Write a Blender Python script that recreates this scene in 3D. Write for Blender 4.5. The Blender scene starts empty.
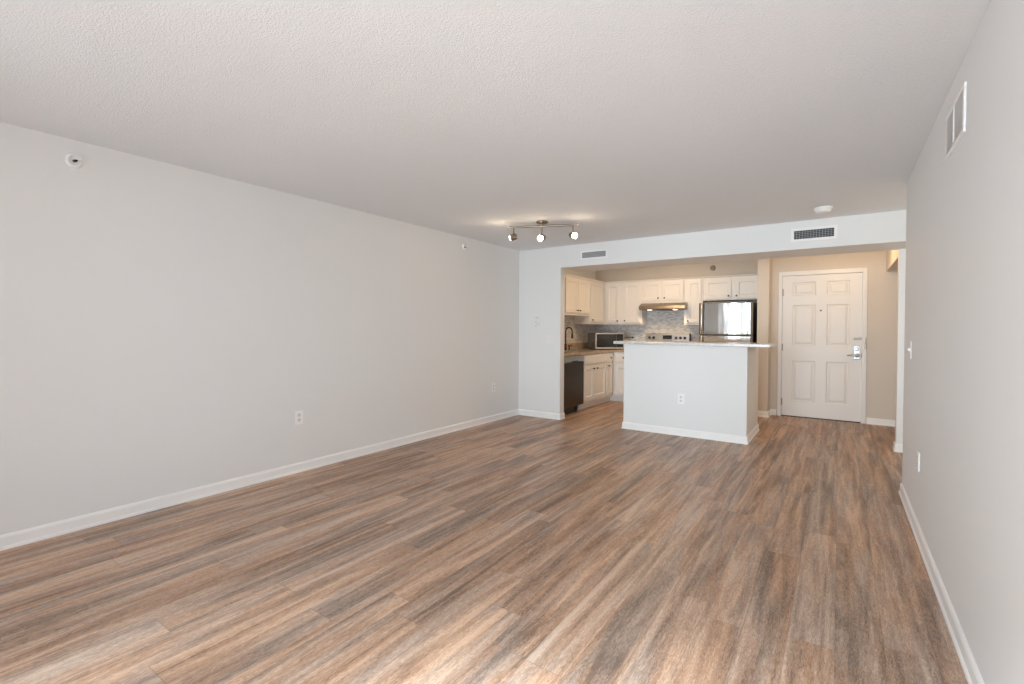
import bpy, bmesh, math, random
from mathutils import Vector, Matrix
random.seed(4)
S = bpy.context.scene
C = S.collection

# ------------------------------------------------------------------ camera
TH, PH, RO = 0.6021, 0.0129, 0.0055
cam_data = bpy.data.cameras.new('camera')
cam = bpy.data.objects.new('camera', cam_data)
C.objects.link(cam)
S.camera = cam
cam_data.sensor_fit = 'HORIZONTAL'
cam_data.sensor_width = 36.0
cam_data.lens = 476.24 * 36.0 / 1024.0
cam_data.shift_y = -7.24 / 1024.0
cam_data.clip_start = 0.05
_r = Vector((math.cos(TH), math.sin(TH), 0))
_fh = Vector((-math.sin(TH), math.cos(TH), 0))
_f = _fh * math.cos(PH) - Vector((0, 0, 1)) * math.sin(PH)
_u = Vector((0, 0, 1)) * math.cos(PH) + _fh * math.sin(PH)
_r2 = _r * math.cos(RO) + _u * math.sin(RO)
_u2 = _u * math.cos(RO) - _r * math.sin(RO)
cam.matrix_world = Matrix(((_r2.x, _u2.x, -_f.x, 0), (_r2.y, _u2.y, -_f.y, 0), (_r2.z, _u2.z, -_f.z, 1.230), (0, 0, 0, 1)))

# ------------------------------------------------------------------ world, lights, exposure
w = bpy.data.worlds.new('world')
S.world = w
w.use_nodes = True
w.node_tree.nodes['Background'].inputs[0].default_value = (0.80, 0.90, 1.0, 1)
w.node_tree.nodes['Background'].inputs[1].default_value = 1.0

def light(name, kind, loc, energy, color, rot=(0, 0, 0), **kw):
    d = bpy.data.lights.new(name, kind)
    d.energy = energy
    d.color = color
    for k, v in kw.items():
        setattr(d, k, v)
    o = bpy.data.objects.new(name, d)
    o.location = loc
    o.rotation_euler = rot
    C.objects.link(o)
    return o

R90 = math.pi / 2
DAY = (0.80, 0.92, 1.0)
WARM = (1.0, 0.66, 0.36)
light('outdoor_daylight', 'AREA', (-1.45, -7.0, 1.1), 1060, DAY, (R90, 0, 0), shape='RECTANGLE', size=5.2, size_y=4.2)
light('sky_daylight', 'AREA', (-3.0, -4.3, 4.2), 250, DAY, (math.radians(55.5), 0, math.radians(-29)), shape='RECTANGLE', size=1.4, size_y=1.4, spread=math.radians(32))
light('kitchen_ceiling_light', 'POINT', (-2.25, 6.95, 2.19), 6.8, WARM, shadow_soft_size=0.12)
light('kitchen_ceiling_downlight', 'AREA', (-2.35, 6.85, 2.30), 10.3, WARM, (0, 0, 0), shape='DISK', size=0.35)
light('entry_ceiling_light', 'POINT', (0.05, 6.80, 2.16), 9.6, WARM, shadow_soft_size=0.10)
light('added_hallway_fill', 'AREA', (1.62, 5.40, 1.5), 8, (1.0, .90, .75), (0, R90, 0), shape='RECTANGLE', size=1.6, size_y=1.0)  # unseen fill lamp added to brighten the far left wall and island side

S.view_settings.view_transform = 'Standard'
S.view_settings.look = 'None'
S.view_settings.exposure = 0.13
S.view_settings.gamma = 1.0
S.view_settings.use_curve_mapping = False
S.cycles.use_denoising = True
S.cycles.max_bounces = 16
S.cycles.diffuse_bounces = 10
S.cycles.sample_clamp_indirect = 4.0

# ------------------------------------------------------------------ materials
def new_mat(name):
    m = bpy.data.materials.new(name)
    m.use_nodes = True
    return m, m.node_tree.nodes, m.node_tree.links, m.node_tree.nodes['Principled BSDF']

def mat(name, col, rough=0.5, metal=0.0, bump=None, emit=None, var=None, spec=0.5):
    m, N, L, b = new_mat(name)
    b.inputs['Base Color'].default_value = (*col, 1)
    b.inputs['Roughness'].default_value = rough
    b.inputs['Metallic'].default_value = metal
    b.inputs['Specular IOR Level'].default_value = spec
    if emit:
        b.inputs['Emission Color'].default_value = (*emit[0], 1)
        b.inputs['Emission Strength'].default_value = emit[1]
    if bump or var:
        tc = N.new('ShaderNodeTexCoord')
    if bump:
        scale, strength, dist = bump
        n = N.new('ShaderNodeTexNoise')
        n.inputs['Scale'].default_value = scale
        n.inputs['Detail'].default_value = 3
        L.new(tc.outputs['Object'], n.inputs['Vector'])
        bp = N.new('ShaderNodeBump')
        bp.inputs['Strength'].default_value = strength
        bp.inputs['Distance'].default_value = dist
        L.new(n.outputs['Fac'], bp.inputs['Height'])
        L.new(bp.outputs['Normal'], b.inputs['Normal'])
    if var:
        scale, stops = var
        n = N.new('ShaderNodeTexNoise')
        n.inputs['Scale'].default_value = scale
        n.inputs['Detail'].default_value = 4
        n.inputs['Roughness'].default_value = 0.7
        L.new(tc.outputs['Object'], n.inputs['Vector'])
        r = ramp(N, stops)
        L.new(n.outputs['Fac'], r.inputs[0])
        L.new(r.outputs[0], b.inputs['Base Color'])
    return m

def ramp(N, stops):
    r = N.new('ShaderNodeValToRGB')
    e = r.color_ramp.elements
    while len(e) < len(stops):
        e.new(0.5)
    for k, (p, c) in enumerate(stops):
        e[k].position = p
        e[k].color = (*c, 1)
    return r

def math_node(N, L, op, a, b=None):
    n = N.new('ShaderNodeMath')
    n.operation = op
    for k, v in enumerate((a, b)):
        if v is None:
            continue
        if isinstance(v, (int, float)):
            n.inputs[k].default_value = v
        else:
            L.new(v, n.inputs[k])
    return n.outputs[0]

def floor_material():
    m, N, L, b = new_mat('vinyl_plank')
    geo = N.new('ShaderNodeNewGeometry')
    sep = N.new('ShaderNodeSeparateXYZ')
    L.new(geo.outputs['Position'], sep.inputs[0])
    M = lambda op, a, c=None: math_node(N, L, op, a, c)
    W, LEN = 0.158, 1.22
    u = M('DIVIDE', sep.outputs['X'], W)
    row = M('FLOOR', u)
    fu = M('SUBTRACT', u, row)
    wn = N.new('ShaderNodeTexWhiteNoise')
    wn.noise_dimensions = '1D'
    L.new(row, wn.inputs['W'])
    v = M('ADD', M('DIVIDE', sep.outputs['Y'], LEN), M('MULTIPLY', wn.outputs['Value'], 7.31))
    pid = M('FLOOR', v)
    fv = M('SUBTRACT', v, pid)
    comb = N.new('ShaderNodeCombineXYZ')
    L.new(row, comb.inputs[0]); L.new(pid, comb.inputs[1])
    wn2 = N.new('ShaderNodeTexWhiteNoise')
    wn2.noise_dimensions = '2D'
    L.new(comb.outputs[0], wn2.inputs['Vector'])
    rnd = wn2.outputs['Value']
    def grain(sx, sy, detail, dist, off, rough=0.6):
        c = N.new('ShaderNodeCombineXYZ')
        L.new(M('MULTIPLY', sep.outputs['X'], sx), c.inputs[0])
        L.new(M('MULTIPLY', sep.outputs['Y'], sy), c.inputs[1])
        L.new(M('MULTIPLY', rnd, off), c.inputs[2])
        n = N.new('ShaderNodeTexNoise')
        n.inputs['Scale'].default_value = 1.0
        n.inputs['Detail'].default_value = detail
        n.inputs['Roughness'].default_value = rough
        n.inputs['Distortion'].default_value = dist
        L.new(c.outputs[0], n.inputs['Vector'])
        return n.outputs['Fac']
    bands = grain(13.0, 1.0, 4.0, 1.1, 4.0, 0.62)
    cont = grain(16.0, 0.8, 4.0, 0.9, 0.0, 0.62)
    bands = M('ADD', M('MULTIPLY', bands, 0.55), M('MULTIPLY', cont, 0.45))
    fine = grain(120.0, 20.0, 6.0, 2.0, 55.0, 0.80)
    tone = grain(7.0, 0.7, 3.0, 0.6, 91.0)
    mix = M('ADD', M('MULTIPLY', bands, 0.54), M('MULTIPLY', fine, 0.46))
    mix = M('ADD', mix, M('MULTIPLY', M('SUBTRACT', rnd, 0.5), 0.05))
    r1 = ramp(N, [(0.415, (0.155, 0.093, 0.060)), (0.472, (0.353, 0.209, 0.134)), (0.526, (0.496, 0.311, 0.206)), (0.588, (0.676, 0.461, 0.324))])
    L.new(mix, r1.inputs[0])
    r2 = ramp(N, [(0.415, (0.149, 0.110, 0.088)), (0.472, (0.298, 0.215, 0.169)), (0.526, (0.428, 0.317, 0.249)), (0.588, (0.608, 0.472, 0.382))])
    L.new(mix, r2.inputs[0])
    tr = ramp(N, [(0.415, (0, 0, 0)), (0.60, (1, 1, 1))])
    L.new(tone, tr.inputs[0])
    mx = N.new('ShaderNodeMix'); mx.data_type = 'RGBA'
    L.new(tr.outputs[0], mx.inputs[0]); L.new(r1.outputs[0], mx.inputs[6]); L.new(r2.outputs[0], mx.inputs[7])
    # seams
    su = M('MAXIMUM', M('LESS_THAN', fu, 0.010), M('GREATER_THAN', fu, 0.990))
    sv = M('MAXIMUM', M('LESS_THAN', fv, 0.0016), M('GREATER_THAN', fv, 0.9984))
    seam = M('MAXIMUM', su, sv)
    mx2 = N.new('ShaderNodeMix'); mx2.data_type = 'RGBA'
    L.new(M('MULTIPLY', seam, 0.35), mx2.inputs[0])
    L.new(mx.outputs[2], mx2.inputs[6]); mx2.inputs[7].default_value = (0.13, 0.095, 0.07, 1)
    L.new(mx2.outputs[2], b.inputs['Base Color'])
    rr = M('ADD', M('MULTIPLY', fine, 0.16), 0.34)
    L.new(rr, b.inputs['Roughness'])
    b.inputs['Specular IOR Level'].default_value = 0.45
    bp = N.new('ShaderNodeBump')
    bp.inputs['Strength'].default_value = 0.12
    bp.inputs['Distance'].default_value = 0.003
    L.new(M('SUBTRACT', fine, M('MULTIPLY', seam, 0.6)), bp.inputs['Height'])
    L.new(bp.outputs['Normal'], b.inputs['Normal'])
    return m

def tile_material(axis):
    m, N, L, b = new_mat('mosaic_tile')
    geo = N.new('ShaderNodeNewGeometry')
    sep = N.new('ShaderNodeSeparateXYZ')
    L.new(geo.outputs['Position'], sep.inputs[0])
    c = N.new('ShaderNodeCombineXYZ')
    L.new(sep.outputs[axis], c.inputs[0]); L.new(sep.outputs['Z'], c.inputs[1])
    br = N.new('ShaderNodeTexBrick')
    br.inputs['Color1'].default_value = (0.78, 0.77, 0.77, 1)
    br.inputs['Color2'].default_value = (0.46, 0.465, 0.48, 1)
    br.inputs['Mortar'].default_value = (0.72, 0.70, 0.67, 1)
    br.inputs['Scale'].default_value = 1.0
    br.inputs['Brick Width'].default_value = 0.055
    br.inputs['Row Height'].default_value = 0.021
    br.inputs['Mortar Size'].default_value = 0.0018
    br.inputs['Bias'].default_value = -0.1
    L.new(c.outputs[0], br.inputs['Vector'])
    L.new(br.outputs['Color'], b.inputs['Base Color'])
    b.inputs['Roughness'].default_value = 0.25
    bp = N.new('ShaderNodeBump')
    bp.inputs['Strength'].default_value = 0.3
    bp.inputs['Distance'].default_value = 0.002
    bp.invert = True
    L.new(br.outputs['Fac'], bp.inputs['Height'])
    L.new(bp.outputs['Normal'], b.inputs['Normal'])
    return m

def steel_material(name, col, rough, wave):
    m, N, L, b = new_mat(name)
    b.inputs['Base Color'].default_value = (*col, 1)
    b.inputs['Metallic'].default_value = 1.0
    b.inputs['Roughness'].default_value = rough
    tc = N.new('ShaderNodeTexCoord')
    mp = N.new('ShaderNodeMapping')
    mp.inputs['Scale'].default_value = (8.0, 8.0, 1.6)
    L.new(tc.outputs['Object'], mp.inputs[0])
    n = N.new('ShaderNodeTexNoise')
    n.inputs['Scale'].default_value = 1.0
    n.inputs['Detail'].default_value = 1.5
    L.new(mp.outputs[0], n.inputs['Vector'])
    bp = N.new('ShaderNodeBump')
    bp.inputs['Strength'].default_value = wave
    bp.inputs['Distance'].default_value = 0.02
    L.new(n.outputs['Fac'], bp.inputs['Height'])
    L.new(bp.outputs['Normal'], b.inputs['Normal'])
    return m

M_FLOOR = floor_material()
M_WALL = mat('wall_paint', (0.810, 0.818, 0.818), 0.55, bump=(90, 0.05, 0.002), spec=0.3)
M_CEIL = mat('popcorn_ceiling', (0.83, 0.858, 0.885), 0.95, bump=(165, 0.55, 0.007), spec=0.1)
M_WARMLIT = mat('warm_lit_wall_paint', (0.70, 0.64, 0.565), 0.55, bump=(90, 0.05, 0.002), spec=0.3)  # wall paint with the warm glow of the lamps put into its colour
M_TRIM = mat('trim_paint', (0.92, 0.92, 0.915), 0.35)
M_DOOR = mat('door_paint', (0.83, 0.82, 0.80), 0.40)
M_CAB = mat('cabinet_paint', (0.80, 0.785, 0.76), 0.38)
M_PLASTIC = mat('white_plastic', (0.92, 0.92, 0.915), 0.35)
M_PLATE = mat('off_white_plate', (0.84, 0.835, 0.82), 0.4)
M_SLOT = mat('dark_slot', (0.16, 0.16, 0.16), 0.6)
M_RECEPT = mat('receptacle_plastic', (0.78, 0.78, 0.77), 0.4)
M_GREY = mat('grey_louvre', (0.36, 0.37, 0.38), 0.5)
M_LGREY = mat('pale_grey_louvre', (0.50, 0.50, 0.50), 0.5)
M_VOID = mat('vent_dark', (0.06, 0.065, 0.07), 0.8)
M_BRONZE = mat('dark_bronze', (0.07, 0.05, 0.035), 0.35, 0.8)
M_NICKEL = mat('satin_nickel', (0.62, 0.60, 0.57), 0.32, 1.0)
M_BRUSHED = mat('brushed_bronze_nickel', (0.30, 0.255, 0.21), 0.35, 1.0)
M_HINGE = mat('dull_hinge_metal', (0.36, 0.35, 0.33), 0.45, 0.6)
M_HOOD = mat('warm_brushed_steel', (0.33, 0.285, 0.235), 0.36, 1.0)
M_EDGE = mat('brown_grey_edge', (0.17, 0.14, 0.105), 0.45)
M_CHROME = mat('chrome', (0.36, 0.37, 0.39), 0.32, 1.0)
M_STEEL = steel_material('stainless_steel', (0.58, 0.565, 0.545), 0.07, 0.07)
M_STEEL2 = mat('stainless_flat', (0.62, 0.60, 0.57), 0.30, 1.0)
M_DSTEEL = steel_material('dark_stainless', (0.13, 0.105, 0.08), 0.30, 0.03)
M_BLACK = mat('black_plastic', (0.018, 0.017, 0.016), 0.35)
M_GLASS = mat('black_glass', (0.010, 0.009, 0.008), 0.18)
M_GREYBODY = mat('grey_metal_case', (0.24, 0.24, 0.24), 0.42, 0.3)
M_BARTOP = mat('pale_speckled_quartz', (0.7, 0.7, 0.7), 0.22, var=(120, [(0.36, (0.34, 0.33, 0.32)), (0.46, (0.66, 0.65, 0.63)), (0.62, (0.80, 0.79, 0.77))]))
M_GRANITE = mat('brown_speckled_granite', (0.5, 0.4, 0.3), 0.22, var=(85, [(0.32, (0.11, 0.075, 0.05)), (0.46, (0.40, 0.29, 0.19)), (0.58, (0.60, 0.49, 0.37)), (0.72, (0.72, 0.64, 0.52))]))
M_TILE_X = tile_material('X')
M_TILE_Y = tile_material('Y')
M_BULB = mat('lit_bulb', (1, 0.9, 0.8), 0.3, emit=((1.0, 0.80, 0.58), 60))
M_LENS = mat('lit_lens', (1, 0.9, 0.8), 0.3, emit=((1.0, 0.78, 0.52), 2.5))
M_DISPLAY = mat('dark_display', (0.02, 0.02, 0.02), 0.15)
M_ALU = mat('white_aluminium', (0.75, 0.75, 0.75), 0.4)

# ------------------------------------------------------------------ mesh helpers
def box(bm, a, b):
    (x0, y0, z0), (x1, y1, z1) = a, b
    x0, x1 = min(x0, x1), max(x0, x1); y0, y1 = min(y0, y1), max(y0, y1); z0, z1 = min(z0, z1), max(z0, z1)
    v = [bm.verts.new(p) for p in ((x0, y0, z0), (x1, y0, z0), (x1, y1, z0), (x0, y1, z0), (x0, y0, z1), (x1, y0, z1), (x1, y1, z1), (x0, y1, z1))]
    for f in ((3, 2, 1, 0), (4, 5, 6, 7), (0, 1, 5, 4), (1, 2, 6, 5), (2, 3, 7, 6), (3, 0, 4, 7)):
        bm.faces.new([v[i] for i in f])

def boxes(*ab):
    bm = bmesh.new()
    for a, b in ab:
        box(bm, a, b)
    return bm

def prism(bm, pts, axis, a, b):
    """pts: 2D outline; axis: extrusion axis 0/1/2 from a to b (outline uses the other two in order)."""
    def P(p, t):
        q = list(p); q.insert(axis, t); return q
    v0 = [bm.verts.new(P(p, a)) for p in pts]
    v1 = [bm.verts.new(P(p, b)) for p in pts]
    n = len(pts)
    bm.faces.new(v0); bm.faces.new(v1[::-1])
    for i in range(n):
        bm.faces.new((v0[i], v1[i], v1[(i + 1) % n], v0[(i + 1) % n]))
    bmesh.ops.recalc_face_normals(bm, faces=bm.faces)

def lathe(bm, prof, base, direction, seg=20):
    """prof: (radius, height) list along direction from base."""
    d = Vector(direction).normalized()
    t = Vector((1, 0, 0)) if abs(d.x) < 0.9 else Vector((0, 1, 0))
    e1 = d.cross(t).normalized(); e2 = d.cross(e1)
    base = Vector(base)
    rings = []
    for r, h in prof:
        if r < 1e-6:
            rings.append([bm.verts.new(base + d * h)])
        else:
            rings.append([bm.verts.new(base + d * h + (e1 * math.cos(2 * math.pi * k / seg) + e2 * math.sin(2 * math.pi * k / seg)) * r) for k in range(seg)])
    for A, B in zip(rings, rings[1:]):
        for k in range(seg):
            a0, a1 = A[k % len(A)], A[(k + 1) % len(A)]
            b0, b1 = B[k % len(B)], B[(k + 1) % len(B)]
            f = [a0, a1, b1, b0]
            f = list(dict.fromkeys(f))
            if len(f) > 2:
                bm.faces.new(f)
    if len(rings[0]) > 1: bm.faces.new(rings[0])
    if len(rings[-1]) > 1: bm.faces.new(rings[-1])
    bmesh.ops.recalc_face_normals(bm, faces=bm.faces)

def tube(bm, pts, r, seg=12, r2=None):
    pts = [Vector(p) for p in pts]
    rings = []
    n = len(pts)
    prev = None
    for i, p in enumerate(pts):
        d = (pts[min(i + 1, n - 1)] - pts[max(i - 1, 0)]).normalized()
        if prev is None:
            t = Vector((0, 0, 1)) if abs(d.z) < 0.9 else Vector((1, 0, 0))
            e1 = d.cross(t).normalized()
        else:
            e1 = (prev - d * prev.dot(d)).normalized()
        prev = e1
        e2 = d.cross(e1)
        rr = r if r2 is None else r + (r2 - r) * i / (n - 1)
        rings.append([bm.verts.new(p + (e1 * math.cos(2 * math.pi * k / seg) + e2 * math.sin(2 * math.pi * k / seg)) * rr) for k in range(seg)])
    for A, B in zip(rings, rings[1:]):
        for k in range(seg):
            bm.faces.new((A[k], A[(k + 1) % seg], B[(k + 1) % seg], B[k]))
    bm.faces.new(rings[0]); bm.faces.new(rings[-1])
    bmesh.ops.recalc_face_normals(bm, faces=bm.faces)

def panelled(w, h, t, panels, profile):
    """slab, front at y=0 facing -y, back at y=t, x 0..w, z 0..h; panels (x0,z0,x1,z1); profile [(inset, depth)...]."""
    bm = bmesh.new()
    xs = sorted({0, w, *[p[0] for p in panels], *[p[2] for p in panels]})
    zs = sorted({0, h, *[p[1] for p in panels], *[p[3] for p in panels]})
    V = {}
    def v(x, z, y=0.0):
        k = (round(x, 5), round(z, 5), round(y, 5))
        if k not in V:
            V[k] = bm.verts.new((x, y, z))
        return V[k]
    for i in range(len(xs) - 1):
        for j in range(len(zs) - 1):
            x0, x1, z0, z1 = xs[i], xs[i + 1], zs[j], zs[j + 1]
            cx, cz = (x0 + x1) / 2, (z0 + z1) / 2
            inside = any(p[0] < cx < p[2] and p[1] < cz < p[3] for p in panels)
            if not inside:
                bm.faces.new((v(x0, z0), v(x1, z0), v(x1, z1), v(x0, z1)))
    for p in panels:
        prev = None
        px = [x for x in xs if p[0] <= x <= p[2]]; pz = [z for z in zs if p[1] <= z <= p[3]]
        ring = [(x, p[1]) for x in px] + [(p[2], z) for z in pz[1:]] + [(x, p[3]) for x in px[::-1][1:]] + [(p[0], z) for z in pz[::-1][1:-1]]
        outer = [v(x, z) for x, z in ring]
        first = [bm.verts.new((min(max(x, p[0] + profile[0][0]), p[2] - profile[0][0]), profile[0][1], min(max(z, p[1] + profile[0][0]), p[3] - profile[0][0]))) for x, z in ring]
        prev = outer
        loops = []
        for ins, dep in profile:
            cur = [bm.verts.new((min(max(x, p[0] + ins), p[2] - ins), dep, min(max(z, p[1] + ins), p[3] - ins))) for x, z in ring]
            n = len(cur)
            for k in range(n):
                bm.faces.new((prev[k], prev[(k + 1) % n], cur[(k + 1) % n], cur[k]))
            prev = cur
        bm.faces.new(prev)
        for q in first:
            bm.verts.remove(q)
    # sides and back
    b = [bm.verts.new(q) for q in ((0, t, 0), (w, t, 0), (w, t, h), (0, t, h))]
    bm.faces.new((b[3], b[2], b[1], b[0]))
    bm.faces.new([v(x, 0) for x in xs[::-1]] + [b[0], b[1]])
    bm.faces.new([v(x, h) for x in xs] + [b[2], b[3]])
    bm.faces.new([v(0, z) for z in zs] + [b[3], b[0]])
    bm.faces.new([v(w, z) for z in zs[::-1]] + [b[1], b[2]])
    bmesh.ops.remove_doubles(bm, verts=bm.verts, dist=1e-6)
    bmesh.ops.recalc_face_normals(bm, faces=bm.faces)
    return bm

def obj(name, bm, m, parent=None, bevel=0.0, smooth=False, loc=None, rot=None):
    me = bpy.data.meshes.new(name)
    bmesh.ops.recalc_face_normals(bm, faces=bm.faces)
    bm.to_mesh(me)
    bm.free()
    me.materials.append(m)
    o = bpy.data.objects.new(name, me)
    C.objects.link(o)
    if parent: o.parent = parent
    if loc is not None: o.location = loc
    if rot is not None: o.rotation_euler = rot
    if smooth:
        for p in me.polygons: p.use_smooth = True
        me.set_sharp_from_angle(angle=math.radians(40))
    if bevel:
        b = o.modifiers.new('bevel', 'BEVEL')
        b.width = bevel; b.segments = 2; b.limit_method = 'ANGLE'
    return o

def tag(o, label, cat=None, group=None, kind=None):
    o['label'] = label
    if cat: o['category'] = cat
    if group: o['group'] = group
    if kind: o['kind'] = kind
    return o

def thing(name, label, cat, loc=(0, 0, 0), rotz=0.0, group=None, rot=None):
    o = bpy.data.objects.new(name, None)
    o.empty_display_size = 0.1
    C.objects.link(o)
    o.location = loc
    o.rotation_euler = rot if rot is not None else (0, 0, rotz)
    return tag(o, label, cat, group)

def struct(name, bm, m, label=None, parent=None, **kw):
    o = obj(name, bm, m, parent, **kw)
    if not parent: o['kind'] = 'structure'
    if label: o['label'] = label
    return o

def copy_tree(o, parent=None):
    c = o.copy()
    C.objects.link(c)
    if parent: c.parent = parent
    for ch in list(o.children):
        copy_tree(ch, c)
    return c

BASE_PROF = [(0, 0), (0.019, 0), (0.018, 0.012), (0.012, 0.020), (0.012, 0.066), (0.008, 0.076), (0.003, 0.082), (0, 0.082)]
def sweep(path, prof=BASE_PROF):
    """extrude a (outward, z) profile along a plan polyline; outward is to the right of travel."""
    bm = bmesh.new()
    P = [Vector(p) for p in path]
    rows = []
    for i, p in enumerate(P):
        ns = []
        if i > 0:
            d = (P[i] - P[i - 1]).normalized(); ns.append(Vector((d.y, -d.x)))
        if i < len(P) - 1:
            d = (P[i + 1] - P[i]).normalized(); ns.append(Vector((d.y, -d.x)))
        if len(ns) == 2:
            mvec = (ns[0] + ns[1]) / (1 + ns[0].dot(ns[1]))
        else:
            mvec = ns[0]
        rows.append([bm.verts.new((p.x + mvec.x * o, p.y + mvec.y * o, z)) for o, z in prof])
    n = len(prof)
    for A, B in zip(rows, rows[1:]):
        for k in range(n):
            bm.faces.new((A[k], A[(k + 1) % n], B[(k + 1) % n], B[k]))
    bm.faces.new(rows[0]); bm.faces.new(rows[-1][::-1])
    bmesh.ops.recalc_face_normals(bm, faces=bm.faces)
    return bm

# ------------------------------------------------------------------ room shell
CH = 2.342
XL, XR, YB = -3.779, 0.404, 5.669
XO = -3.105            # left edge of the kitchen opening
ZH = 2.056             # underside of the header
YS = 6.24              # back edge of the header soffit
YK = 8.256             # kitchen back wall
YD = 7.824             # entry door wall
YN = -1.6              # window wall behind the camera
XE = 1.72              # far side of the hallway
XS = 0.490             # hallway wall edge by the entry
YRE = 4.623            # end of the right wall

struct('floor', boxes(((XL - .2, YN - .2, -.1), (XE + .2, YK + .2, 0))), M_FLOOR)
struct('ceiling', boxes(((XL - .2, YN - .2, CH), (XE + .2, YK + .2, CH + .1))), M_CEIL)
struct('wall_left', boxes(((XL - .12, YN - .12, 0), (XL, YK + .12, CH))), M_WALL)
struct('wall_right', boxes(((XR, YN, 0), (XR + .13, YRE, CH))), M_WALL, bevel=0.006)
bm = bmesh.new()
box(bm, (XL, YB, 0), (XO, 5.79, CH))
struct('wall_back', bm, M_WALL, 'pale wall beside the kitchen opening', bevel=0.006)
struct('beam_header', boxes(((XO, YB, ZH), (XE, YS, CH))), M_WALL, 'deep boxed header across the kitchen and entry opening')
struct('wall_kitchen', boxes(((XL, YK, 0), (-.82, YK + .12, CH))), M_WARMLIT, 'kitchen back wall')
struct('wall_partition', boxes(((-.966, 7.555, 0), (-.82, YK, CH))), M_WARMLIT, 'short wall between the refrigerator and the entry', bevel=0.004)
DX0, DX1, DZ = -.700, .262, 2.020      # rough opening of the entry door
bm = boxes(((-.82, YD, 0), (DX0, YD + .12, CH)), ((DX1, YD, 0), (XE, YD + .12, CH)), ((DX0, YD, DZ), (DX1, YD + .12, CH)))
struct('wall_entry', bm, M_WARMLIT, 'wall holding the entry door')
struct('wall_hallway', boxes(((XS, 6.20, 0), (XE, 6.32, CH))), M_WALL, 'short hallway wall end beside the entry')
struct('beam_hallway', boxes(((XS, 6.32, 1.99), (XS + .12, YD, CH))), M_WARMLIT, 'header over the side opening in the entry')
struct('wall_far_right', boxes(((XE, YRE - .3, 0), (XE + .12, YD + .12, CH))), M_WALL)
struct('wall_recess', boxes(((XR + .13, YRE - .25, 0), (XE, YRE - .13, CH))), M_WALL)
# window wall behind the camera
WX0, WX1, WZ = -3.00, .10, 2.15
bm = boxes(((XL, YN - .12, 0), (WX0, YN, CH)), ((WX1, YN - .12, 0), (XR + .13, YN, CH)), ((WX0, YN - .12, WZ), (WX1, YN, CH)), ((-2.74, YN - .12, 0), (-2.34, YN, WZ)))  # last box: unseen pier added to shape the refrigerator's window reflection
struct('wall_front', bm, M_WALL, 'wall with the patio window')
bm = boxes(((WX0, YN - .06, 0), (WX0 + .05, YN - .01, WZ)), ((WX1 - .05, YN - .06, 0), (WX1, YN - .01, WZ)), ((WX0, YN - .06, WZ - .05), (WX1, YN - .01, WZ)),
           ((WX0, YN - .06, 0), (WX1, YN - .01, .04)), ((-1.49, YN - .06, 0), (-1.41, YN - .01, WZ)))
struct('window_1', bm, M_ALU, 'white framed sliding patio window')

# baseboards
struct('baseboard_left', sweep([(XL, YB - .001), (XL, YN)][::-1]), M_TRIM)
struct('baseboard_back', sweep([(XL, YB), (XO, YB), (XO, 5.79)]), M_TRIM)
struct('baseboard_right', sweep([(XR + .13, YRE), (XR, YRE), (XR, YN)]), M_TRIM)
struct('baseboard_hallway', sweep([(XS + .12, 6.32), (XS, 6.32), (XS, 6.20), (XE, 6.20)][:4]), M_TRIM)
struct('baseboard_partition', sweep([(-.966, 7.62), (-.966, 7.555), (-.82, 7.555), (-.82, YD), (DX0 - .04, YD)]), M_TRIM)
struct('baseboard_entry', sweep([(DX1 + .045, YD), (XE, YD)]), M_TRIM)

# ------------------------------------------------------------------ entry door
d1 = bpy.data.objects.new('door_1', None); C.objects.link(d1)
d1.location = (0, YD, 0); d1['kind'] = 'structure'; d1['label'] = 'white six-panel entry door with lever handle'
fx0, fx1, fz = -.725, .300, 2.062
bm = bmesh.new()
for (a, b) in (((fx0, -.016, 0), (DX0 + .022, 0, fz)), ((DX1 - .016, -.016, 0), (fx1, 0, fz)), ((DX0 + .022, -.016, DZ - .018), (DX1 - .016, 0, fz))):
    box(bm, a, b)
for (a, b) in (((DX0 - .0, 0, 0), (DX0 + .022, .12, DZ)), ((DX1 - .016, 0, 0), (DX1, .12, DZ)), ((DX0 + .02, 0, DZ - .018), (DX1 - .014, .12, DZ))):
    box(bm, a, b)
obj('door_frame', bm, M_DOOR, d1, bevel=0.004)
sx0, sx1, sz0, sz1 = DX0 + .026, DX1 - .020, .014, DZ - .022
W_, H_ = sx1 - sx0, sz1 - sz0
pc = [(-.552 - sx0, -.272 - sx0), (-.146 - sx0, .112 - sx0)]
pr = [(.222 - sz0, .800 - sz0), (1.012 - sz0, 1.586 - sz0), (1.716 - sz0, 1.906 - sz0)]
PANELS = [(x0, z0, x1, z1) for x0, x1 in pc for z0, z1 in pr]
slab = obj('door_slab', panelled(W_, H_, .044, PANELS, [(.012, .011), (.026, .011), (.050, .003)]), M_DOOR, d1, loc=(sx0, .006, sz0))
for hz in (1.767, .985, .205):
    bm = bmesh.new(); tube(bm, [(-.676, -.004, hz - .05), (-.676, -.004, hz + .05)], .010)
    box(bm, (-.690, -.003, hz - .05), (-.664, .008, hz + .05))
    obj('hinge', bm, M_HINGE, d1, smooth=True)
bm = bmesh.new()
box(bm, (.158, -.006, .845), (.228, .006, 1.022))
esc = obj('lock_plate', bm, M_CHROME, d1, bevel=0.004)
bm = bmesh.new(); lathe(bm, [(.024, 0), (.024, .010), (.018, .014), (.008, .014), (.008, .026), (.0, .026)], (.193, -.006, .985), (0, -1, 0))
box(bm, (.176, -.040, .979), (.210, -.020, .991))
obj('thumbturn', bm, M_NICKEL, esc, smooth=True)
bm = bmesh.new(); lathe(bm, [(.026, 0), (.026, .008), (.013, .016), (.013, .05)], (.197, -.006, .898), (0, -1, 0))
tube(bm, [(.205, -.056, .899), (.17, -.058, .900), (.12, -.056, .898), (.088, -.050, .896)], .013, r2=.009)
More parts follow.
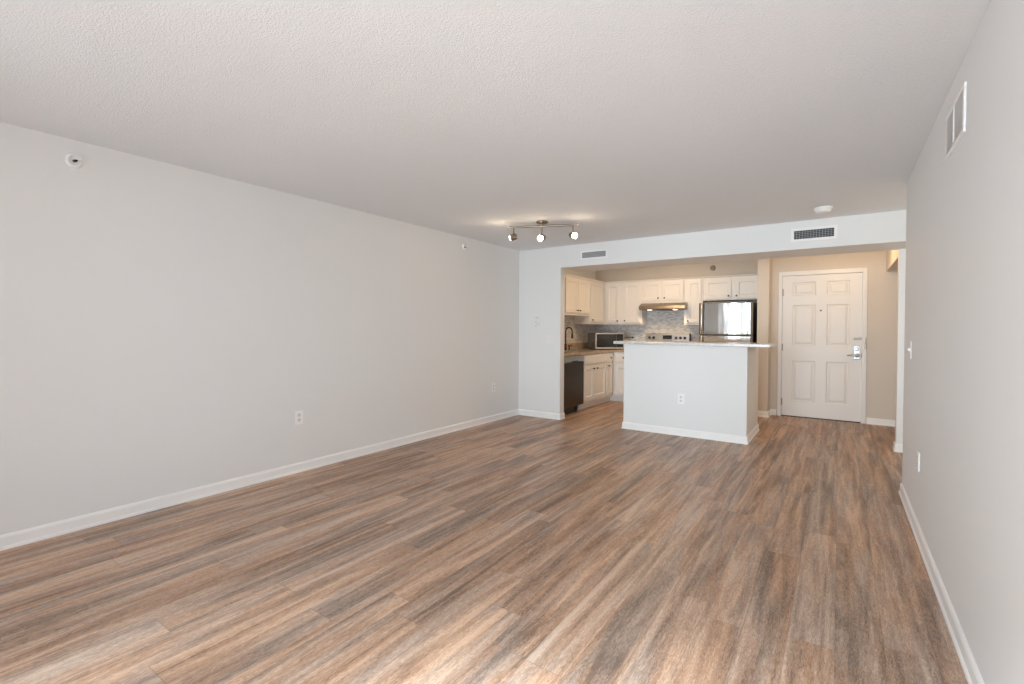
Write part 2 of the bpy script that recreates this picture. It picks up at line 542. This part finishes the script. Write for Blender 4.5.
obj('lever_handle', bm, M_CHROME, esc, smooth=True)
bm = boxes(((.166, -.014, 1.110), (.246, .006, 1.124)), ((.166, -.014, 1.128), (.246, .006, 1.142)), ((.160, -.018, 1.108), (.172, .006, 1.144)))
obj('swing_bar_guard', bm, M_BRUSHED, d1, bevel=0.003)
bm = boxes(((.280, -.026, .985), (.296, -.016, 1.135)), ((.283, -.045, 1.05), (.293, -.026, 1.075)))
obj('guard_keeper', bm, M_BRUSHED, d1, bevel=0.003)
obj('latch', boxes(((.240, -.002, .870), (.248, .010, .925))), M_BLACK, d1)
bm = bmesh.new(); lathe(bm, [(.011, 0), (.011, .004), (.006, .006), (.006, .003), (0, .003)], (-.213, .006, 1.503), (0, -1, 0))
obj('peephole', bm, M_BRONZE, d1, smooth=True)
obj('threshold', boxes(((DX0 + .022, .002, 0), (DX1 - .016, .12, .013))), M_BRONZE, d1)

# ------------------------------------------------------------------ cabinets
def knob(parent, x, y, z):
    bm = bmesh.new()
    lathe(bm, [(.006, 0), (.005, .010), (.012, .016), (.014, .022), (.011, .028), (0, .030)], (x, y, z), (0, -1, 0), 14)
    return obj('knob', bm, M_BRONZE, parent, smooth=True)

SHAKER = [(.004, .003), (.010, .011)]
def cab_door(parent, x0, z0, x1, z1, kx=None, kz=None, name='door', rail=.052):
    wd, hd = x1 - x0, z1 - z0
    if min(wd, hd) > 2.6 * rail:
        bm = panelled(wd, hd, .019, [(rail, rail, wd - rail, hd - rail)], SHAKER)
    else:
        bm = boxes(((0, 0, 0), (wd, .019, hd)))
    d = obj(name, bm, M_CAB, parent, bevel=0.0025, loc=(x0, -.020, z0))
    if kx is not None:
        knob(d, kx - x0, 0, kz - z0)
    return d

def cabinet(name, label, group, loc, rotz, w_, depth, z0, z1, doors, toe=None, crown=True, toe_w=None):
    t = thing(name, label, 'cabinet', loc, rotz, group)
    if 'sink base' in label:
        cb = boxes(((0, 0, z0), (.018, depth, z1)), ((w_ - .018, 0, z0), (w_, depth, z1)), ((.018, depth - .012, z0), (w_ - .018, depth, z1)),
                   ((.018, .018, z0), (w_ - .018, depth - .012, z0 + .018)), ((.018, 0, z0), (w_ - .018, .018, z1)))
    else:
        cb = boxes(((0, 0, z0), (w_, depth, z1)))
    obj('cabinet_box', cb, M_CAB, t, bevel=0.002)
    for d in doors:
        cab_door(t, *d)
    if crown:
        prof = [(-.003, z1 - .03), (-.024, z1 - .012), (-.030, z1), (.01, z1), (.01, z1 - .03)]
        bm = bmesh.new(); prism(bm, prof, 0, 0, w_)
        obj('top_moulding', bm, M_CAB, t)
    if toe:
        obj('toe_kick', boxes(((toe_w[0] if toe_w else 0, .065, 0), (toe_w[1] if toe_w else w_, .085, z0))), M_CAB, t)
    return t

XF, YF = -3.479, 7.956        # fronts of the wall cabinets
XB_, YB_ = -3.180, 7.666      # fronts of the base cabinets
G1 = XL + .003
zt = 2.072
# left run, facing +X : local x -> +Y, local depth -> -X
LR = R90
dep = XF - G1 - .0
cabinet('wall_cabinet', 'short cream two-door wall cabinet above the kitchen sink', 'wall cabinets', (XF, 6.455, 0), LR, .912, dep, 1.447, zt,
        [(.034, 1.483, .452, 2.020, .408, 1.526), (.460, 1.483, .880, 2.020, .500, 1.526)])
cabinet('wall_cabinet', 'cream single-door wall cabinet filling the corner by the sink', 'wall cabinets', (XF, 7.370, 0), LR, .883, dep, 1.312, zt,
        [(.028, 1.350, .545, 2.020, .055, 1.386)])
# back run, facing -Y
depb = YK - .003 - YF
cabinet('wall_cabinet', 'tall cream two-door wall cabinet above the microwave', 'wall cabinets', (XF + .003, YF, 0), 0, .692, depb, 1.312, zt,
        [(.050, 1.342, .296, 2.020, .270, 1.377), (.372, 1.342, .670, 2.020, .403, 1.377)])
cabinet('wall_cabinet', 'low wide cream two-door wall cabinet above the range hood', 'wall cabinets', (-2.783, YF, 0), 0, .700, depb, 1.668, zt,
        [(.012, 1.712, .332, 2.020, .288, 1.752), (.350, 1.712, .690, 2.020, .392, 1.752)])
cabinet('wall_cabinet', 'narrow cream single-door wall cabinet left of the refrigerator', 'wall cabinets', (-2.080, YF, 0), 0, .288, depb, 1.307, zt,
        [(.040, 1.342, .262, 2.020, .068, 1.370)])
cabinet('wall_cabinet', 'cream two-door wall cabinet above the stainless refrigerator', 'wall cabinets', (-1.789, YF, 0), 0, .815, depb, 1.690, zt,
        [(.030, 1.712, .412, 2.012, .378, 1.752), (.470, 1.712, .790, 2.012, .492, 1.752)])

# base cabinets on the left run
zc0, zc1 = .098, .845
bd = XB_ - G1
cabinet('base_cabinet', 'cream sink base cabinet with two doors right of the dishwasher', 'base cabinets', (XB_, 6.520, 0), LR, .832, bd, zc0, zc1,
        [(.012, .140, .352, .655, .318, .615), (.365, .140, .815, .655, .445, .615)], toe=True, crown=False, toe_w=(0, .832))
for o in [o for o in C.objects if o.name.startswith('base_cabinet') and o.parent is None]:
    cab_door(o, .012, .690, .815, .828, name='false_drawer_front', rail=.2)
cabinet('base_cabinet', 'narrow cream base cabinet with one drawer in the kitchen corner', 'base cabinets', (XB_, 7.355, 0), LR, .286, bd, zc0, zc1,
        [(.022, .140, .268, .655, .075, .622), (.022, .690, .268, .828, .160, .752, 'drawer', .2)], toe=True, crown=False, toe_w=(.0, .376))
cabinet('base_cabinet', 'cream base cabinet against the kitchen back wall left of the range', 'base cabinets', (XB_ + .003, YB_, 0), 0, .365, YK - .003 - YB_, zc0, zc1,
        [(.055, .140, .350, .625, .320, .585), (.055, .678, .350, .826, .20, .752, 'drawer', .2)], toe=True, crown=False, toe_w=(-.088, .365))
cabinet('base_cabinet', 'narrow cream base cabinet between the range and the refrigerator', 'base cabinets', (-2.026, YB_, 0), 0, .240, YK - .003 - YB_, zc0, zc1,
        [(.012, .140, .228, .625, .035, .585), (.012, .678, .228, .826, .12, .752, 'drawer', .2)], toe=True, crown=False)

# ------------------------------------------------------------------ worktops and splashbacks
ct0, ct1 = .848, .878
SX0, SX1, SY0, SY1 = -3.63, -3.25, 6.60, 7.22
bm = bmesh.new()
yq = 5.815
for a, b in (((G1, yq, ct0), (SX0, YK - .003, ct1)), ((SX1, yq, ct0), (XB_ + .032, YK - .003, ct1)), ((SX0, yq, ct0), (SX1, SY0, ct1)), ((SX0, SY1, ct0), (SX1, YK - .003, ct1)),
             ((XB_ + .032, YB_ - .032, ct0), (-2.790, YK - .003, ct1))):
    box(bm, a, b)
bmesh.ops.remove_doubles(bm, verts=bm.verts, dist=1e-5)
ctop = obj('kitchen_worktop', bm, M_GRANITE)
tag(ctop, 'brown speckled granite L-shaped worktop over the sink and base cabinets', 'worktop')
o = obj('worktop', boxes(((-2.026, YB_ - .032, ct0), (-1.770, YK - .003, ct1))), M_GRANITE, bevel=.003)
tag(o, 'short granite worktop between the range and the refrigerator', 'worktop')
struct('trim_3', boxes(((XL + .002, 5.81, ct1), (XL + .022, YK - .003, .985))), M_GRANITE, 'low granite upstand along the wall behind the sink', bevel=.002)
struct('trim_1', boxes(((XL, 5.81, .985), (XL + .002, YK, 1.45))), M_TILE_Y, 'grey mosaic tile splashback behind the sink')
struct('trim_2', boxes(((XL + .002, YK - .002, .878), (-1.76, YK, 1.70))), M_TILE_X, 'grey mosaic tile splashback behind the range')

# sink and faucet
t = thing('kitchen_sink', 'steel drop-in sink under the dark faucet', 'sink', ((SX0 + SX1) / 2, (SY0 + SY1) / 2, ct1))
hx, hy = (SX1 - SX0) / 2, (SY1 - SY0) / 2
bm = boxes(((-hx + .002, -hy + .002, -.16), (hx - .002, hy - .002, -.157)), ((-hx + .002, -hy + .002, -.157), (-hx + .005, hy - .002, .0)), ((hx - .005, -hy + .002, -.157), (hx - .002, hy - .002, .0)),
           ((-hx + .005, -hy + .002, -.157), (hx - .005, -hy + .005, .0)), ((-hx + .005, hy - .005, -.157), (hx - .005, hy - .002, .0)))
obj('basin', bm, M_STEEL2, t)
bm = boxes(((-hx - .018, -hy - .018, 0), (-hx + .006, hy + .018, .004)), ((hx - .006, -hy - .018, 0), (hx + .018, hy + .018, .004)), ((-hx + .006, -hy - .018, 0), (hx - .006, -hy + .006, .004)), ((-hx + .006, hy - .006, 0), (hx - .006, hy + .018, .004)))
obj('rim', bm, M_STEEL2, t)
t = thing('kitchen_faucet', 'tall dark bronze gooseneck faucet behind the sink', 'faucet', (-3.695, 6.930, ct1))
bm = bmesh.new(); lathe(bm, [(.026, 0), (.026, .006), (.018, .014), (.016, .09), (.013, .10)], (0, 0, 0), (0, 0, 1))
obj('base', bm, M_BRONZE, t, smooth=True)
pts = [(0, 0, .09), (0, 0, .20), (0, 0, .31)] + [(.066 - .066 * math.cos(a), -.012 * (1 - math.cos(a)), .31 + .066 * math.sin(a)) for a in [math.pi * k / 12 for k in range(1, 13)]] + [(.132, -.024, .270)]
bm = bmesh.new(); tube(bm, pts, .011)
obj('spout', bm, M_BRONZE, t, smooth=True)
bm = bmesh.new(); lathe(bm, [(.013, 0), (.016, .02), (.016, .07), (.012, .075)], (.132, -.024, .275), (0, 0, -1))
obj('spray_head', bm, M_BRONZE, t, smooth=True)
bm = bmesh.new(); tube(bm, [(0, -.012, .06), (.012, -.045, .07), (.03, -.085, .092)], .008, r2=.006)
obj('handle', bm, M_BRONZE, t, smooth=True)
t = thing('soap_dispenser', 'small dark bronze soap dispenser pump beside the faucet', 'soap dispenser', (-3.690, 7.045, ct1))
bm = bmesh.new(); lathe(bm, [(.020, 0), (.020, .006), (.012, .012), (.011, .06), (.014, .064), (.014, .082), (.0, .084)], (0, 0, 0), (0, 0, 1))
obj('base', bm, M_BRONZE, t, smooth=True)
bm = bmesh.new(); tube(bm, [(0, 0, .076), (.03, 0, .080), (.062, 0, .070)], .006)
obj('nozzle', bm, M_BRONZE, t, smooth=True)

# ------------------------------------------------------------------ dishwasher
t = thing('dishwasher', 'dark stainless dishwasher beside the kitchen opening', 'dishwasher', (XB_, 5.905, 0), LR)
obj('tub', boxes(((.004, .03, .095), (.596, .56, .843))), M_BLACK, t)
obj('door', boxes(((.0, -.022, .108), (.598, .029, .745))), M_DSTEEL, t, bevel=.004)
cp = obj('control_panel', boxes(((.0, -.026, .752), (.598, .029, .838))), M_STEEL2, t, bevel=.004)
obj('handle_pocket', boxes(((.20, -.028, .754), (.40, -.0255, .768))), M_BLACK, cp)
obj('toe_panel', boxes(((.01, .045, .0), (.45, .065, .107))), M_BLACK, t)

# ------------------------------------------------------------------ range and hood
t = thing('electric_range', 'stainless electric range with black knobs on its back panel', 'range', (-2.408, 7.62, 0))
RW = .372
obj('body', boxes(((-RW, .0, .03), (RW, .60, .866))), M_GREYBODY, t)
obj('cooktop', boxes(((-RW, -.012, .866), (RW, .53, .882))), M_GLASS, t, bevel=.003)
dd = obj('oven_door', panelled(2 * RW - .02, .50, .03, [(.11, .12, 2 * RW - .13, .40)], [(.003, .004)]), M_STEEL2, t, loc=(-RW + .01, -.032, .27))
obj('window', boxes(((.115, .002, .125), (2 * RW - .135, .0035, .395))), M_GLASS, dd)
bm = bmesh.new(); tube(bm, [(.06, -.045, .45), (2 * RW - .08, -.045, .45)], .011); tube(bm, [(.08, 0, .45), (.08, -.045, .45)], .008); tube(bm, [(2 * RW - .10, 0, .45), (2 * RW - .10, -.045, .45)], .008)
obj('handle', bm, M_STEEL2, dd, smooth=True)
obj('drawer', boxes(((-RW + .01, -.026, .06), (RW - .01, -.001, .255))), M_STEEL2, t, bevel=.004)
bg = bmesh.new(); prism(bg, [(.545, .882), (.565, 1.150), (.575, 1.160), (.615, 1.160), (.615, .882)], 0, -RW, RW - .012)
bgo = obj('back_panel', bg, M_STEEL2, t, bevel=.004)
obj('end_cap', boxes(((RW - .012, .548, .882), (RW, .618, 1.158))), M_BLACK, t)
def slope(z): return .545 + (z - .882) / (1.150 - .882) * .020
for kx in (-.311, -.240, .143, .214, .287):
    bm = bmesh.new(); lathe(bm, [(.024, 0), (.022, .006), (.020, .022), (.017, .026), (0, .026)], (kx, slope(1.088) , 1.088), (0, -1, .07), 18)
    box(bm, (kx - .004, slope(1.088) - .031, 1.070), (kx + .004, slope(1.088) - .02, 1.108))
    obj('knob', bm, M_BLACK, bgo, smooth=True)
obj('display', boxes(((-.081, slope(1.1) - .004, 1.062), (.071, slope(1.1) + .004, 1.130))), M_DISPLAY, bgo, bevel=.002)
bm = boxes(*[((-.06 + k * .028, slope(1.05) - .003, 1.040), (-.042 + k * .028, slope(1.05) + .003, 1.049)) for k in range(5)])
obj('buttons', bm, M_GREYBODY, bgo)

t = thing('range_hood', 'stainless under-cabinet range hood with two lit lamps', 'range hood', (-2.398, YK - .003, 1.556))
HW = .374
bm = bmesh.new(); prism(bm, [(0, 0), (0, .110), (-.36, .110), (-.475, .060), (-.485, .012), (-.480, 0)], 0, -HW, HW)
obj('shell', bm, M_HOOD, t, bevel=.003)
bm = boxes(((-.095, -.40, -.006), (.088, -.06, .0)))
obj('filter', bm, M_BLACK, t)
for lx in (-.213, .203):
    bm = bmesh.new(); lathe(bm, [(.040, 0), (.040, .004), (.030, .010), (0, .012)], (lx, -.40, 0), (0, 0, -1))
    obj('lamp_lens', bm, M_LENS, t, smooth=True)
    light('hood_lamp', 'SPOT', (-2.398 + lx, YK - .003 - .40, 1.540), 5.0, (1.0, .74, .46), (0, 0, 0), spot_size=math.radians(150), spot_blend=0.6, shadow_soft_size=.03)
for bx in (-.06, .02):
    bm = bmesh.new(); lathe(bm, [(.010, 0), (.010, .008), (0, .009)], (bx, -.418, .0865), (0, -.6, 1))
    obj('button', bm, M_NICKEL, t, smooth=True)

# ------------------------------------------------------------------ refrigerator
t = thing('refrigerator', 'stainless top-freezer refrigerator beside the entry partition', 'refrigerator', (-1.757, 7.560, 0))
FW = .742
obj('cabinet_case', boxes(((.012, .065, .02), (FW - .002, .68, 1.632))), M_BLACK, t, bevel=.004)
fd = obj('freezer_door', boxes(((.0, .0, 1.158), (FW - .004, .060, 1.636))), M_STEEL, t, bevel=.012)
rd = obj('door', boxes(((.0, .0, .09), (FW - .004, .060, 1.146))), M_STEEL, t, bevel=.012)
obj('gasket', boxes(((.008, .010, 1.146), (FW - .010, .060, 1.158))), M_BLACK, t)
obj('base_grille', boxes(((.01, .03, .012), (FW - .012, .064, .082))), M_BLACK, t)
def bar_handle(par, z0, z1):
    bm = bmesh.new()
    tube(bm, [(.050, -.004, z0), (.050, -.040, z0 + .04), (.050, -.050, z0 + .10), (.050, -.050, z1 - .10), (.050, -.040, z1 - .04), (.050, -.004, z1)], .013)
    return obj('handle', bm, M_STEEL2, par, smooth=True)
bar_handle(fd, 1.168, 1.622)
bar_handle(rd, .58, 1.136)
obj('handle_shadow_strip', boxes(((.066, -.003, 1.166), (.078, .0, 1.628))), M_BLACK, fd)  # black strip painted as the shadow beside the freezer handle
obj('edge_trim', boxes(((.002, -.003, 1.166), (.018, .0, 1.628))), M_BRONZE, fd)
for dpar, z0, z1 in ((fd, 1.160, 1.634), (rd, .092, 1.144)):
    obj('side_edge_reflection', boxes(((FW - .036, -.0025, z0), (FW - .0035, .030, z1))), M_EDGE, dpar, bevel=.002)  # brown strip painted as the dark reflection along each door's right edge
obj('hinge_cover', boxes(((FW - .09, .02, 1.637), (FW - .01, .10, 1.655))), M_BLACK, t, bevel=.004)

# ------------------------------------------------------------------ microwave (set diagonally in the corner)
A45 = math.radians(45)
t = thing('microwave_oven', 'stainless microwave with black window set in the worktop corner', 'microwave', (-3.376, 7.400, ct1), A45)
MW, MD, MH = .510, .40, .285
obj('case', boxes(((0, .03, .015), (MW, MD, MH))), M_GREYBODY, t, bevel=.004)
dr = obj('door_frame', panelled(MW, MH - .015, .030, [(.018, .030, MW - .014, MH - .032)], [(.002, .006)]), M_STEEL2, t, bevel=.002, loc=(0, 0, .015))
obj('window', boxes(((.020, .003, .032), (.370, .0055, MH - .034))), M_GLASS, dr)
obj('control_panel', boxes(((.373, .002, .032), (MW - .016, .0055, MH - .034))), M_BLACK, dr)
bm = boxes(*[((-.002, .08, .05 + .012 * k), (.0005, .17, .055 + .012 * k)) for k in range(7)])
obj('side_vent', bm, M_BLACK, t)
for fx in (.04, MW - .04):
    for fy in (.06, MD - .05):
        bm = bmesh.new(); lathe(bm, [(.014, 0), (.012, .016)], (fx, fy, 0), (0, 0, 1), 12)
        obj('foot', bm, M_BLACK, t)

# ------------------------------------------------------------------ island
IX0, IX1, IY0, IY1 = -2.198, -.811, 5.649, 6.507
t = thing('kitchen_island', 'white breakfast-bar island with baseboard in front of the kitchen', 'kitchen island', ((IX0 + IX1) / 2, IY0, 0))
cx = (IX0 + IX1) / 2
obj('wall_panel', boxes(((IX0 - cx, 0, 0), (IX1 - cx, IY1 - IY0, 1.046))), M_WALL, t, bevel=.004)
obj('baseboard', sweep([(IX0 - cx, IY1 - IY0), (IX0 - cx, 0), (IX1 - cx, 0), (IX1 - cx, IY1 - IY0), (IX0 - cx, IY1 - IY0)]), M_TRIM, t)
o = obj('bar_countertop', boxes(((-2.326, 5.620, 1.0465), (-.596, 6.240, 1.081))), M_BARTOP, bevel=.006)
tag(o, 'pale speckled stone slab on top of the white island', 'countertop')

# ------------------------------------------------------------------ plates, outlets, switches
def outlet(label, loc, rotz, ph=.118, pw=.073, horizontal=False):
    t = thing('wall_outlet', label, 'outlet', loc, rotz, 'wall outlets', rot=(0, R90 if horizontal else 0, rotz))
    obj('cover_plate', boxes(((-pw / 2, -.006, -ph / 2), (pw / 2, 0, ph / 2))), M_PLASTIC, t, bevel=.003)
    for s in (-1, 1):
        bm = bmesh.new(); lathe(bm, [(.017, 0), (.0165, .0015), (0, .0015)], (0, -.006, s * .021), (0, -1, 0), 18)
        rc = obj('receptacle', bm, M_RECEPT, t)
        obj('slots', boxes(((-.008, -.0083, s * .021 - .001), (-.0055, -.0074, s * .021 + .009)), ((.0055, -.0083, s * .021 - .001), (.008, -.0083 + .0009, s * .021 + .008)), ((-.002, -.0083, s * .021 - .010), (.002, -.0074, s * .021 - .006))), M_SLOT, rc)
    return t
outlet('white outlet low on the long left wall, nearer the foreground', (XL, 2.305, .465), R90)
outlet('white outlet low on the left wall near the far corner', (XL, 5.067, .447), R90)
outlet('white outlet on the front of the island', (-1.502, IY0, .426), 0)
outlet('white outlet low on the right wall', (XR, 3.741, .448), -R90)

def switch(label, loc, rotz, n=1):
    pw = .073 + .046 * (n - 1)
    t = thing('light_switch', label, 'switch', loc, rotz, 'light switches')
    obj('cover_plate', boxes(((-pw / 2, -.006, -.059), (pw / 2, 0, .059))), M_PLATE, t, bevel=.003)
    for k in range(n):
        x = (k - (n - 1) / 2) * .046
        bm = bmesh.new(); prism(bm, [(-.006, -.012), (-.006, .012), (-.020, .010), (-.018, .003)], 0, x - .005, x + .005)
        obj('toggle', bm, M_PLASTIC, t, bevel=.001)
    return t
switch('white light switch on the right wall near its far end', (XR, 4.214, 1.099), -R90)
switch('white double light switch beside the kitchen opening', (-3.262, YB, 1.085), 0, 2)

t = thing('wall_intercom', 'small off-white wall panel with dark buttons above the light switch', 'intercom', (-3.467, YB, 1.338))
obj('cover_plate', boxes(((-.04, -.012, -.085), (.04, 0, .085))), M_WALL, t, bevel=.004)
for bx, bz in ((-.015, -.010), (-.015, -.065), (.012, -.035)):
    bm = bmesh.new(); lathe(bm, [(.009, 0), (.008, .003), (0, .003)], (bx, -.012, bz), (0, -1, 0), 14)
    obj('button', bm, M_LGREY, t)
obj('speaker_slot', boxes(((-.025, -.0128, .034), (.022, -.0115, .040)), ((-.025, -.0128, .050), (.022, -.0115, .055))), M_LGREY, t)

# outlet and plugged-in cord on the tiled wall behind the microwave
t = outlet('white outlet sideways on the tiled wall right of the microwave', (-3.020, YK - .002, 1.085), 0, horizontal=True)
t = thing('power_cord', 'dark appliance cord plugged in beside the microwave', 'cord', (-3.020, YK - .011, 1.085))
bm = bmesh.new(); box(bm, (-.040, -.030, -.014), (-.006, -.0, .014))
obj('plug', bm, M_BLACK, t, bevel=.004)
bm = bmesh.new(); tube(bm, [(-.030, -.03, 0), (-.060, -.055, -.002), (-.12, -.075, -.004), (-.18, -.110, -.006), (-.24, -.150, -.05)], .007)
obj('cable', bm, M_BLACK, t, smooth=True)

# ------------------------------------------------------------------ vents
def frame_bm(x0, z0, x1, z1, b, t_, y0=0.0):
    return boxes(((x0, y0 - t_, z0), (x1, y0, z0 + b)), ((x0, y0 - t_, z1 - b), (x1, y0, z1)), ((x0, y0 - t_, z0 + b), (x0 + b, y0, z1 - b)), ((x1 - b, y0 - t_, z0 + b), (x1, y0, z1 - b)))
t = thing('supply_vent', 'small supply vent with grey louvres on the header at left', 'vent', (-2.622, YB, 2.192), 0)
obj('vent_frame', frame_bm(-.185, -.056, .185, .056, .020, .008), M_PLASTIC, t, bevel=.002)
obj('backing', boxes(((-.166, -.002, -.037), (.166, 0, .037))), M_GREY, t)
bm = bmesh.new()
for k in range(4):
    z = -.028 + k * .018
    prism(bm, [(-.003, z - .004), (-.010, z + .006), (-.009, z + .008), (-.002, z - .002)], 0, -.165, .165)
obj('louvres', bm, M_GREY, t)
t = thing('return_vent', 'white framed vent with dark grid on the header at right', 'vent', (-.224, YB, 2.200), 0)
obj('vent_frame', frame_bm(-.196, -.068, .196, .068, .026, .010), M_PLASTIC, t, bevel=.002)
obj('backing', boxes(((-.171, -.002, -.043), (.171, 0, .043))), M_VOID, t)
bm = bmesh.new()
for k in range(1, 14):
    x = -.171 + .342 * k / 14
    box(bm, (x - .0016, -.007, -.043), (x + .0016, -.002, .043))
for k in range(1, 5):
    z = -.043 + .086 * k / 5
    box(bm, (-.171, -.0065, z - .0016), (.171, -.0025, z + .0016))
obj('grid', bm, M_GREY, t)
t = thing('wall_vent', 'large white louvred vent high on the right wall', 'vent', (XR, 2.775, 2.121), -R90)
obj('vent_frame', frame_bm(-.195, -.100, .195, .100, .022, .008), M_PLASTIC, t, bevel=.003)
obj('backing', boxes(((-.174, -.0015, -.079), (.174, 0, .079))), M_LGREY, t)
bm = bmesh.new()
for k in range(15):
    z = -.0735 + k * .0105
    prism(bm, [(-.002, z + .0035), (-.010, z - .0035), (-.0108, z - .0025), (-.003, z + .0047)], 0, -.173, .173)
box(bm, (-.003, -.0112, -.079), (.003, -.002, .079))
obj('louvres', bm, M_PLASTIC, t)

# ------------------------------------------------------------------ ceiling fittings
t = thing('smoke_detector', 'round white smoke detector on the ceiling near the header', 'smoke detector', (-.134, 5.170, CH))
bm = bmesh.new(); lathe(bm, [(.072, 0), (.072, .012), (.062, .018), (.058, .036), (.048, .044), (0, .046)], (0, 0, 0), (0, 0, -1), 28)
obj('housing', bm, M_PLASTIC, t, smooth=True)
bm = bmesh.new(); lathe(bm, [(.0595, .020), (.0600, .026), (.0590, .031)], (0, 0, 0), (0, 0, -1), 28)
obj('vent_ring', bm, M_GREY, t, smooth=True)

def sprinkler(label, loc, rotz, r=.036, white=True):
    t = thing('fire_sprinkler', label, 'sprinkler', loc, rotz, 'fire sprinklers')
    mm = M_PLASTIC if white else M_BRUSHED
    bm = bmesh.new(); lathe(bm, [(r, 0), (r, .004), (r * .86, .020), (r * .70, .022), (r * .66, .010), (0, .010)], (0, 0, 0), (0, -1, 0), 24)
    obj('escutcheon', bm, mm, t, smooth=True)
    bm = bmesh.new(); lathe(bm, [(.011, .008), (.011, .030), (.006, .034), (0, .034)], (0, 0, 0), (0, -1, 0), 14)
    obj('nozzle', bm, M_BRONZE, t, smooth=True)
    bm = bmesh.new(); tube(bm, [(-.014, -.022, 0), (-.014, -.042, 0), (0, -.060, 0), (.014, -.042, 0), (.014, -.022, 0)], .0035, 8)
    obj('frame_arms', bm, mm, t, smooth=True)
    obj('deflector', boxes(((-.020, -.066, -.004), (.020, -.061, .012)), ((-.018, -.064, .012), (.018, -.030, .015))), mm, t, bevel=.001)
    return t
sprinkler('white sidewall sprinkler high on the left wall, nearest the foreground', (XL, .870, 2.217), R90, .042)
sprinkler('small white sidewall sprinkler high on the left wall near the track light', (XL, 4.456, 2.221), R90, .036)
sprinkler('brass sprinkler head on the wall above the kitchen cabinets', (-1.708, YK, 2.236), 0, .042, False)

# track light
ang = math.atan2(.272, .648)
TX, TY = -2.553, 4.255
t = thing('track_light', 'brushed metal ceiling track light with three lit spots', 'track light', (TX, TY, CH), ang)
bm = bmesh.new(); lathe(bm, [(.062, 0), (.062, .012), (.050, .022), (.0, .026)], (0, 0, 0), (0, 0, -1), 28)
obj('canopy', bm, M_BRUSHED, t, smooth=True)
bm = bmesh.new(); tube(bm, [(-.350, 0, -.048), (.372, 0, -.048)], .011); tube(bm, [(0, 0, -.02), (0, 0, -.045)], .012)
obj('bar', bm, M_BRUSHED, t, smooth=True)
Rz = Matrix.Rotation(ang, 3, 'Z')
for lx, dz, aim in ((-.300, .152, (-.75, -.62, -.22)), (.0, .170, (.08, -.97, -.25)), (.318, .152, (.80, -.52, -.28))):
    aimw = Vector(aim).normalized()            # world direction the spot faces
    al = Rz.inverted() @ aimw
    bm = bmesh.new()
    tube(bm, [(lx, 0, -.055), (lx, 0, -dz + .034)], .006)
    lathe(bm, [(.012, -.008), (.012, .008)], (lx, 0, -dz + .031), (0, 0, 1), 12)
    stem = obj('spot_arm', bm, M_BRUSHED, t, smooth=True)
    c = Vector((lx, 0, -dz))
    bm = bmesh.new()
    lathe(bm, [(0, -.040), (.020, -.038), (.030, -.028), (.033, .0), (.036, .040), (.033, .041), (.029, .002), (.0, .0)], c, al, 20)
    sh = obj('spot_shade', bm, M_BRUSHED, t, smooth=True)
    bm = bmesh.new()
    bc = c + al * .024
    lathe(bm, [(0, -.022), (.014, -.018), (.023, -.004), (.025, .006), (.019, .016), (.010, .021), (0, .022)], bc, al, 18)
    obj('bulb', bm, M_BULB, sh, smooth=True)
    wpos = Vector((TX, TY, CH)) + Rz @ (c + al * .065)
    light('spot_lamp', 'POINT', wpos, 0.55, (1.0, .76, .50), shadow_soft_size=.03)
